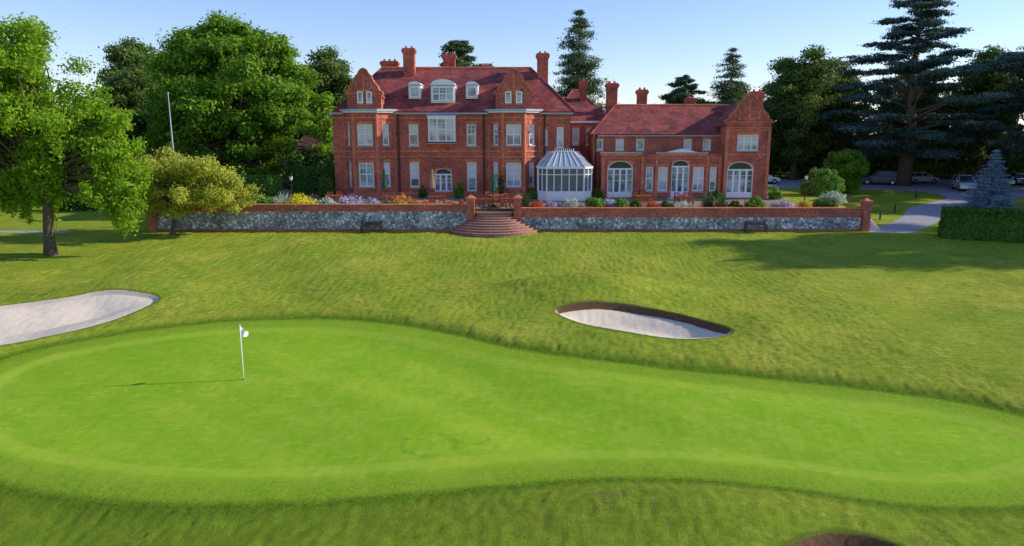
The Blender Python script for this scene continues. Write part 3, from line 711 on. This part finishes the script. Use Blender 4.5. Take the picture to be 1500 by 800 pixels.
for a_ in (8.35, 12.0, 13.3, 17.95, 19.1): H['rubbed_brick_trim'].fbox(FE, a_-.13, a_+.13, .001, .12, ZB, ZX-.26)
H['window_frames'].fprism(FE, [(14.1,ZX+.125),(17.0,ZX+.125),(15.55,ZX+.45)], -.25, .12)
course(FE, ex0, ex1, Z(231), .1, .05)
FT = frame(0, FY-1.9)
wall(FT, 19.4, x1, ZB, 8.4, [(X(1057),X(1095),1.95,Z(235),'arch'), (X(1069),X(1099),Z(219),Z(197),'sash')])
wall(frame(19.4, FY, -math.pi/2), 0, 1.9, ZB, 8.4); wall(frame(x1, FY-1.9, math.pi/2), 0, 1.92, ZB, 8.4, [(.6,1.3,2.9,5,'sash')])
for z_ in (Z(226), Z(192), 8.2): course(FT, 19.35, x1+.05, z_, .14, .08)
for a_ in (19.5, x1-.1): H['rubbed_brick_trim'].fbox(FT, a_-.14, a_+.14, .001, .07, ZB, 8.19)
gable((19.4+x1)/2, (x1-19.4)/2, 8.38, 8.75, 11.2, 1.9, [], 7)
H['rubbed_brick_trim'].fbox(frame((19.4+x1)/2, FY-1.9), -.5, .5, .001, .05, 8.95, 9.1)
for u, zt in ((585,9.5),(709,9.5),(797,9.5),(872,7.5)):
    H['drainpipes'].tube([(X(u),FY-.12,ZB),(X(u),FY-.12,zt)], [.07,.07], 6); H['drainpipes'].box(X(u)-.13,X(u)+.13,FY-.25,FY-.02,zt-.1,zt+.15)
house = empty('brick_country_house', (0,0,0))
HM = {'walls':M['brick'],'rubbed_brick_trim':M['brick_trim'],'roof':M['roof'],'window_frames':M['white'],'window_glass':M['glass'],'dark_glass':M['glass_dk'],
      'curtains':M['curtain'],'lead_work':M['lead'],'stone_sills':M['stone'],'drainpipes':M['pipe'],'chimney_stacks':M['brick']}
for k, mb in H.items(): mb.build(k, HM[k], house)
e = empty('garden_door_steps', (15.6,66.4,1.6)); mb = MB()
for i in range(3): mb.box(-1.5+.15*i, 1.5-.15*i, -1.3+.4*i, .08, -.3 if i == 0 else .1*i+.0, .1+.13*i)
mb.build('treads', M['curtain'], e)

cons = empty('conservatory', (0,0,0)); fr = MB(); gl = MB(); rf = MB()
plan = [(2.35,67.95),(2.35,65.6),(3.1,64.8),(6.5,64.8),(7.25,65.6),(7.25,67.95)]
ze, zp = 4.85, 6.1; zb = 1.8
for p, q in zip(plan, plan[1:]):
    dx, dy = q[0]-p[0], q[1]-p[1]; ln = math.hypot(dx, dy); F = frame(p[0], p[1], math.atan2(dy, dx))
    fr.fbox(F, 0, ln, -.1, .0, zb, zb+.75); fr.fbox(F, 0, ln, -.1, .04, zb+.75, zb+.85); fr.fbox(F, -.05, ln+.05, -.1, .1, ze-.2, ze)
    fr.fbox(F, 0, ln, -.08, .0, ze-.75, ze-.68)
    n = max(1, round(ln/.62))
    for i in range(n+1):
        a = ln*i/n; fr.fbox(F, a-.045, a+.045, -.09, .02, zb+.85, ze-.2)
    gl.face([F(0,-.05,zb+.85), F(ln,-.05,zb+.85), F(ln,-.05,ze-.2), F(0,-.05,ze-.2)])
apex = [(3.4,67.9),(3.9,66.9),(3.95,66.6),(5.65,66.6),(5.7,66.9),(6.2,67.9)]
for i in range(5):
    p, q, a, b_ = plan[i], plan[i+1], apex[i], apex[i+1]
    rf.face([(*p,ze+.01), (*q,ze+.01), (*b_,zp), (*a,zp)])
    n = max(1, round(math.hypot(q[0]-p[0], q[1]-p[1])/.6))
    for k in range(n+1):
        f = k/n; s0 = (p[0]+(q[0]-p[0])*f, p[1]+(q[1]-p[1])*f, ze+.04); s1 = (a[0]+(b_[0]-a[0])*f, a[1]+(b_[1]-a[1])*f, zp+.03)
        fr.tube([s0, s1], [.035,.035], 4)
rf.face([(*a, zp) for a in apex])
fr.box(3.9, 5.7, 66.55, 66.7, zp, zp+.12)
for i in range(10): fr.tube([(3.95+i*.19,66.62,zp+.1),(3.95+i*.19,66.62,zp+.32)], [.03,.01], 4)
fr.build('white_frame', M['white'], cons)
M['consglass'] = simple('conservatory_glass', (.12, .15, .17), .06, .5, 1.5, .8)
gl.build('glazing', M['consglass'], cons)
M['polyc'] = simple('roof_glazing', (.38, .46, .54), .15, .1, 2, .7)
rf.build('roof_glazing', M['polyc'], cons)

sh = empty('outbuilding', (0,0,0)); mb = MB(); mb.box(-25.5,-20.2,84,90,.5,5.2); mb.build('walls', simple('dark_boarding', (.05,.035,.03), .8, .3, 2), sh)
mb = MB(); mb.face([(-25.9,83.7,5.1),(-19.8,83.7,5.1),(-20.8,87,7.5),(-24.8,87,7.5)]); mb.face([(-19.8,83.7,5.1),(-19.8,90.3,5.1),(-20.8,87,7.5)]); mb.face([(-19.8,90.3,5.1),(-25.9,90.3,5.1),(-24.8,87,7.5),(-20.8,87,7.5)]); mb.face([(-25.9,90.3,5.1),(-25.9,83.7,5.1),(-24.8,87,7.5)])
mb.build('roof', simple('old_tile', (.14,.08,.075), .9, .3, 2), sh)

# ------------------------------------------------------------------ retaining wall, steps
rw = empty('terrace_retaining_wall', (0,0,0)); fl = MB(); br = MB(); cp = MB()
for a0, a1, zf, zt in ((-29,-3.6,1.6,2.1),(.7,28.4,1.12,1.82)):
    fl.box(a0, a1, 58.02, 58.42, -.3, zf); br.box(a0-.01, a1+.01, 57.98, 58.46, zf+.001, zt); cp.box(a0-.02, a1+.02, 57.92, 58.5, zt+.001, zt+.07)
    br.box(a0, a1, 57.96, 58.018, -.3, .16)
for xx, zt in ((-3.35,2.6),(.45,2.6),(28.75,2.35),(-29.2,2.2)):
    br.box(xx-.3, xx+.3, 57.8, 58.5, -.3, zt); cp.box(xx-.38, xx+.38, 57.72, 58.58, zt, zt+.12)
    cp.hexa([(xx-.3,57.8,zt+.12),(xx+.3,57.8,zt+.12),(xx+.3,58.5,zt+.12),(xx-.3,58.5,zt+.12),(xx-.05,58.1,zt+.32),(xx+.05,58.1,zt+.32),(xx+.05,58.2,zt+.32),(xx-.05,58.2,zt+.32)])
fl.build('flint_panels', M['flint'], rw); br.build('brick_parapet_and_piers', M['brick'], rw); cp.build('coping', M['brick_trim'], rw)
st = empty('curved_brick_steps', (0,0,0)); tb = MB(); ns_ = MB(); N = 9
for i in range(N):
    f = i/(N-1); rx = 3.75-(3.75-1.62)*min(1, f*1.15); ry = 3.5-(3.5-.75)*f; z = .165*(i+1)
    arc = [(-1.45+rx*math.cos(math.pi+math.pi*k/28), 58.7+ry*math.sin(math.pi+math.pi*k/28)) for k in range(29)]
    tb.prism(arc, -.3, z-.045)
    arc2 = [(-1.45+(rx+.04)*math.cos(math.pi+math.pi*k/28), 58.7+(ry+.04)*math.sin(math.pi+math.pi*k/28)) for k in range(29)]
    ns_.prism(arc2, z-.044, z)
tb.build('risers', M['brick_dk'], st); ns_.build('treads', simple('tread_tiles', (.5,.27,.2), .8, .25, 5), st)

# ------------------------------------------------------------------ terrace furniture
def parasol(x, y, z, mat, h=2.7):
    e = empty('closed_parasol', (x,y,z)); mb = MB(); mb.tube([(0,0,0),(0,0,h)], [.03,.03], 8); mb.tube([(0,0,0),(0,0,.12)], [.3,.25], 12); mb.build('pole_and_base', M['darkwood'], e, True)
    mb = MB()
    zz = [h*.42,h*.5,h*.62,h*.8,h*.95,h*1.01]; rr = [.22,.27,.2,.16,.08,.02]; n = 16
    for k in range(6):
        for q in range(n):
            r_ = rr[k]*(1 if q % 2 else .68); mb.v.append((r_*math.cos(q*2*math.pi/n), r_*math.sin(q*2*math.pi/n), zz[k]))
    for k in range(5):
        for q in range(n): mb.f.append((k*n+q, k*n+(q+1)%n, (k+1)*n+(q+1)%n, (k+1)*n+q)); mb.m.append(0)
    mb.build('folded_canopy', M[mat], e)
def tz(x, y): return float(base_z(np.array([float(x)]), np.array([float(y)]))[0])
for x, y, m_ in ((-1.6,61.6,'canvas_green'),(-11.4,64.5,'canvas_green'),(-7.1,64.2,'canvas_tan')): parasol(x, y, tz(x, y), m_, 2.9)
def chair(mb, x, y, a):
    F = frame(x, y, a)
    for s_ in (-.22,.22):
        mb.fbox(F, s_-.025,s_+.025,.18,.23,0,.62); mb.fbox(F, s_-.025,s_+.025,-.23,-.18,0,.98); mb.fbox(F, s_-.03,s_+.03,-.2,.25,.62,.66)
    mb.fbox(F, -.24,.24,-.22,.24,.42,.46)
    for k in range(5): mb.fbox(F, -.2+k*.09,-.16+k*.09,-.215,-.195,.46,.9)
    mb.fbox(F, -.24,.24,-.23,-.19,.9,.98)
def tableset(x, y, z, r=0):
    e = empty('patio_table', (x,y,z), r); mb = MB()
    for k in range(7): mb.box(-.75,.75,-.5+k*.145,-.5+k*.145+.13,.71,.75)
    mb.box(-.7,.7,-.45,-.41,.62,.708); mb.box(-.7,.7,.41,.45,.62,.708)
    for sx_ in (-.65,.65):
        for sy in (-.4,.4): mb.box(sx_-.04,sx_+.04,sy-.04,sy+.04,0,.62)
    mb.build('table', M['wood'], e)
    for px, py, a in ((-.4,-.85,math.pi),(.4,-.85,math.pi),(-.4,.85,0),(.4,.85,0)):
        e2 = empty('patio_chair', (x+px*math.cos(r)-py*math.sin(r), y+px*math.sin(r)+py*math.cos(r), z), r+a)
        mb = MB(); chair(mb, 0, 0, 0); mb.build('seat_back_and_legs', M['wood'], e2)
for x, y, r in ((-2.6,61.0,.1),(-.2,61.2,-.15),(-1.4,63.2,.4),(-6.5,62.4,.1),(-10.5,62.6,-.1),(-15.6,63,.2),(11.5,63,.2),(15,62.6,0)): tableset(x, y, tz(x, y)+.01, r)
def bench(x, y, z, r=0):
    e = empty('garden_bench', (x,y,z), r); mb = MB()
    for s_ in (-.8,.8):
        mb.box(s_-.04,s_+.04,-.28,-.2,0,.62); mb.box(s_-.04,s_+.04,.2,.28,0,.92); mb.box(s_-.045,s_+.045,-.3,.22,.62,.67)
    for k in range(4): mb.box(-.84,.84,-.26+k*.115,-.17+k*.115,.42,.455)
    for zz in (.56,.68,.8): mb.box(-.84,.84,.2,.235,zz,zz+.08)
    mb.build('seat_back_and_legs', M['darkwood'], e)
bench(-11.3, 57.2, gz(-11.3,57.2)); bench(19.6, 57.2, gz(19.6,57.2))
def lamp(x, y, z, h=2.2):
    e = empty('garden_lamp_post', (x,y,z)); mb = MB(); mb.tube([(0,0,0),(0,0,.2),(0,0,h)], [.09,.05,.035], 8); mb.tube([(0,0,h+.32),(0,0,h+.45)], [.2,.03], 8); mb.build('post', M['black'], e)
    mb = MB(); mb.tube([(0,0,h),(0,0,h+.32)], [.1,.17], 8); mb.build('lantern', M['curtain'], e)
lamp(25.5, 62.5, tz(25.5,62.5)); lamp(-19, 62, tz(-19,62))

PL = [('golden_shrub',-17.6,59.6,1.6,1.5,'yellow',3800,.09),('lavender_bush',-13.2,59.4,1.45,1.3,'lav',3400,.08),('lavender_bush',-11.7,59.6,1.0,1.0,'lav',2000,.08),
 ('orange_flowers',-9.1,59.4,1.1,1.25,'orange',2600,.08),('orange_flowers',-8.0,59.3,.7,1.0,'orange',1400,.08),('red_flowers',-7.0,59.3,.8,.9,'red',1600,.07),('red_flowers',-5.2,59.3,.8,.9,'red',1500,.07),
 ('red_flowers',-4.2,59.2,.5,.9,'red',1000,.07),('red_flowers',2.0,59.2,.8,1.0,'red',1400,.07),('silver_shrub',4.9,59.4,1.1,1.1,'silver',2200,.08),('silver_shrub',3.4,59.5,.8,.85,'lav',1400,.08),
 ('clipped_shrub',6.9,59.4,1.0,1.35,'box',3000,.08),('clipped_shrub',9.1,59.3,.75,1.1,'box',1900,.08),('lavender_bush',8.1,60,.8,.9,'lav',1500,.08),('lavender_bush',14.2,59.5,1,.85,'silver',1700,.08),
 ('red_flowers',11.6,59.3,.8,.8,'red',1400,.07),('clipped_shrub',20.1,59.5,1.0,1.25,'box',2600,.08),('lavender_bush',22.4,59.6,1.2,.9,'lav',1700,.08),('shrub',-21,60,1.3,1.4,'box',2800,.09),
 ('shrub',-24,60,1.5,1.6,'hedge',2800,.09),('orange_flowers',24.3,59.5,.8,.8,'orange',1200,.07),('shrub',-15.4,60,.9,1.0,'silver',1700,.08),('shrub',12.9,59.6,.7,.8,'hedge',1300,.08),('shrub',18.7,59.8,.7,.8,'hedge',1300,.08),
 ('shrub',-10.4,59.8,.6,.9,'box',1200,.08),('shrub',26.3,60,1.2,1.1,'hedge',2200,.09),('shrub',10.3,60,.7,.9,'hedge',1200,.08),
 ('wall_shrub',-17.2,66.6,.8,2.4,'hedge',2500,.09),('wall_shrub',2.0,66.2,.5,1.2,'box',1200,.08),('wall_shrub',24.2,66,.7,1.2,'box',1400,.08),('wall_shrub',-4.9,66.9,.6,1.5,'box',1400,.08),('wall_shrub',-8.3,67,.5,1.2,'hedge',1000,.08),('wall_shrub',7.9,66,.5,1.3,'hedge',1000,.08),('wall_shrub',12.0,65.8,.5,1.0,'box',1000,.08),('wall_shrub',18.6,65.4,.6,1.2,'hedge',1000,.08),('climbing_plant',-1.0,66.3,.35,3.2,'dark',1400,.08)]
for nm, x, y, r_, h_, mt, n_, s_ in PL: shrub(nm, x, y, tz(x, y), r_, h_, L[mt], n_, s_)
for x, y in ((17.4,59.7),(16.4,59.9),(-18.9,59.2),(.95,60)): shrub('yucca_plant', x, y, tz(x,y), .9, 1.5, L['silver'] if x < 0 else L['pine'], spiky=True)
shrub('topiary_bush', 29.9, 69.5, .7, 2.0, 3.9, L['box'], 14000, .1, ball=True)
shrub('topiary_bush', 38.6, 84, .9, 2.6, 5.2, L['oak'], 14000, .12, ball=True)
shrub('white_flowering_shrub', 29.0, 65, tz(29,65), 1.3, 1.0, L['silver'], 3000, .09)
shrub('shrub', 33.5, 78, .6, 1.6, 1.3, L['box'], 3000, .1)
hedge('clipped_hedge', 33.6, 55.6, 42, 52.3, 1.8, -.25, 2.15, 26000)
hedge('clipped_hedge', -27, 67.5, -21.6, 66, 1.6, .2, 3.8, 14000, 'box')
hedge('clipped_hedge', -21.4, 71, -17.2, 71, 1.6, 1.2, 4.4, 9000)
hedge('clipped_hedge', -44, 70, -30, 71, 1.5, .0, 2.4, 12000)
e = empty('flagpole_mast', (-28.2, 60.5, 0)); mb = MB(); mb.tube([(0,0,0),(0,0,6),(0,0,11.0)], [.1,.07,.035], 8); mb.tube([(0,0,11.0),(0,0,11.12)], [.07,.07], 8); mb.build('pole', M['lead'], e)

# ------------------------------------------------------------------ cars
def car(x, y, z, rot, paint, suv=False):
    e = empty('parked_car', (x,y,z), rot); hw = .9; hh = .28 if suv else 0
    low = [(-2.2,.35),(-2.25,.6),(-2.18,.9+hh*.4),(-1.5,.98+hh*.5),(.9,.96+hh*.5),(1.9,.8+hh*.5),(2.2,.62),(2.22,.35)]
    mb = MB(); n = len(low); secs = [(-hw,.0),(-hw+.06,.04),(hw-.06,.04),(hw,.0)]
    for yy, up in secs:
        for px, pz in low: mb.v.append((px*(1 if up else .985), yy, pz+(up if pz > .7 else 0)))
    for s_ in range(3):
        for k in range(n): mb.f.append((s_*n+k, s_*n+(k+1)%n, (s_+1)*n+(k+1)%n, (s_+1)*n+k)); mb.m.append(0)
    mb.f.append(tuple(range(n))[::-1]); mb.m.append(0); mb.f.append(tuple(3*n+k for k in range(n))); mb.m.append(0)
    zt = 1.42+hh*1.3; zc = 1.0+hh*.5
    rx0, rx1 = (-1.9, .35) if suv else (-1.15, .25); bx0, bx1 = (-2.1, 1.0) if suv else (-1.8, 1.05)
    mb.hexa([(rx0,-.62,zt),(rx1,-.62,zt),(rx1,.62,zt),(rx0,.62,zt),(rx0+.1,-.56,zt+.06),(rx1-.15,-.56,zt+.06),(rx1-.15,.56,zt+.06),(rx0+.1,.56,zt+.06)])
    for s_ in (-1,1):
        for (a, b_) in (((bx0,zc),(rx0,zt)),((bx1,zc),(rx1,zt)),((-.35,zc),(-.38,zt))):
            mb.tube([(a[0], s_*.83, a[1]), (b_[0], s_*.64, b_[1])], [.045,.045], 5)
        mb.box(.75,.95, s_*.98-.08, s_*.98+.08, 1.0+hh*.5, 1.14+hh*.5)
    mb.build('body', paint, e)
    mb = MB(); mb.hexa([(bx0,-.82,zc),(bx1,-.82,zc),(bx1,.82,zc),(bx0,.82,zc),(rx0,-.63,zt),(rx1,-.63,zt),(rx1,.63,zt),(rx0,.63,zt)]); mb.build('windows', M['glass_dk'], e)
    mb = MB(); hb = MB()
    for wx in (-1.4,1.4):
        for s_ in (-1,1):
            mb.tube([(wx, s_*.72, .34),(wx, s_*.93, .34)], [.34,.34], 16); hb.tube([(wx, s_*.93, .34),(wx, s_*.945, .34)], [.2,.18], 10)
    mb.box(-2.15,2.15,-.8,.8,.2,.36); mb.build('tyres_and_underbody', M['black'], e); hb.build('wheel_hubs', M['chrome'], e)
    mb = MB()
    for s_ in (-1,1): mb.box(2.12,2.235, s_*.65-.17, s_*.65+.17, .62,.76)
    mb.build('headlamps', M['curtain'], e)
    mb = MB()
    for s_ in (-1,1): mb.box(-2.27,-2.2, s_*.7-.12, s_*.7+.12, .68,.88)
    mb.build('tail_lamps', M['lamp_red'], e)
cw = simple('white_car_paint', (.8,.81,.83), .25, .02, 1, .5, 0, .6); cs = simple('silver_car_paint', (.55,.57,.6), .3, .02, 1, .5, .2, .6)
cd = simple('dark_car_paint', (.03,.035,.05), .25, .02, 1, .5, 0, .8); cbl = simple('blue_car_paint', (.05,.08,.16), .25, .02, 1, .5, 0, .8)
cz = lambda x, y: tz(x, y)+.01
for x, y, r_, p, s_ in [(33.2,96,.1,cw,0),(45.3,95.5,2.9,cd,0),(48.3,94.6,2.75,cbl,1),(54.6,96.5,.2,cs,0),(54.8,87.3,-1.9,cs,1),(58.2,90.5,-1.9,cd,1),(60.6,92.5,-1.9,cw,0),(63.5,93.5,-1.9,cs,0),(66.5,94.5,-1.9,cd,0),(69.5,95.5,-1.9,cw,1),(51.7,98.8,.1,cbl,0)]:
    car(x, y, cz(x,y), r_, p, s_)
for x, y in ((36.5,68.2),(33,64.0),(45,80)):
    e = empty('wooden_bollard', (x,y,tz(x,y))); mb = MB(); mb.tube([(0,0,-.1),(0,0,.75),(0,0,.85)], [.08,.08,.04], 8); mb.build('post', M['darkwood'], e)

# ------------------------------------------------------------------ golf flag
fx_, fy_ = -10.3, 26.2; z0 = gz(fx_, fy_)
e = empty('golf_flagstick', (fx_, fy_, z0)); mb = MB(); mb.tube([(0,0,-.1),(0,0,1),(.0,0,2.15)], [.022,.02,.016], 8); mb.tube([(0,0,2.15),(0,0,2.19)], [.026,.026], 8); mb.build('stick', M['white'], e, True)
mb = MB(); NX, NZ = 9, 7
for j in range(NZ):
    for i in range(NX):
        f = i/(NX-1); g = j/(NZ-1)
        mb.v.append((.015+f*.22-.03*g, .09*math.sin(f*7+g*2)*f+.12*f, 2.13-g*.36*(1-.35*f)-f*.26))
for j in range(NZ-1):
    for i in range(NX-1): mb.f.append((j*NX+i, j*NX+i+1, (j+1)*NX+i+1, (j+1)*NX+i)); mb.m.append(0)
mb.build('flag', M['flagcloth'], e, True)
mb = MB(); n = 20; mb.face([(.054*math.cos(2*math.pi*k/n), .054*math.sin(2*math.pi*k/n), .012) for k in range(n)]); mb.build('cup', M['black'], e)

# ------------------------------------------------------------------ light, sky, camera
el = math.radians(24); az = math.radians(82)
S = Vector((math.sin(az)*math.cos(el), math.cos(az)*math.cos(el), math.sin(el)))
sun = bpy.data.lights.new('sun', 'SUN'); sun.energy = 5.0; sun.angle = math.radians(.6); sun.color = (1, .91, .75)
so = bpy.data.objects.new('sun', sun); col.objects.link(so); so.rotation_euler = S.to_track_quat('Z', 'Y').to_euler()
w = bpy.data.worlds.new('World'); scene.world = w; w.use_nodes = True; nt = w.node_tree
bg = nt.nodes['Background']; sk = nt.nodes.new('ShaderNodeTexSky'); sk.sky_type = 'NISHITA'; sk.sun_disc = False
sk.sun_elevation = el; sk.sun_rotation = az; sk.air_density = 1.0; sk.dust_density = .0; sk.ozone_density = 3.0
mx = nt.nodes.new('ShaderNodeMix'); mx.data_type = 'RGBA'; mx.blend_type = 'MULTIPLY'; mx.inputs[0].default_value = 1.0; mx.inputs[7].default_value = (1.12, 1.07, 1.27, 1)
nt.links.new(sk.outputs[0], mx.inputs[6]); nt.links.new(mx.outputs[2], bg.inputs[0]); bg.inputs[1].default_value = .15
cam = bpy.data.cameras.new('camera'); cam.sensor_width = 36; cam.lens = 36*1050/1500; cam.clip_end = 3000
cob = bpy.data.objects.new('camera', cam); col.objects.link(cob); cob.location = (0,0,8.1); cob.rotation_euler = (math.radians(90-11.31), 0, 0)
scene.camera = cob
scene.view_settings.view_transform = 'Standard'; scene.view_settings.look = 'None'; scene.view_settings.exposure = 0
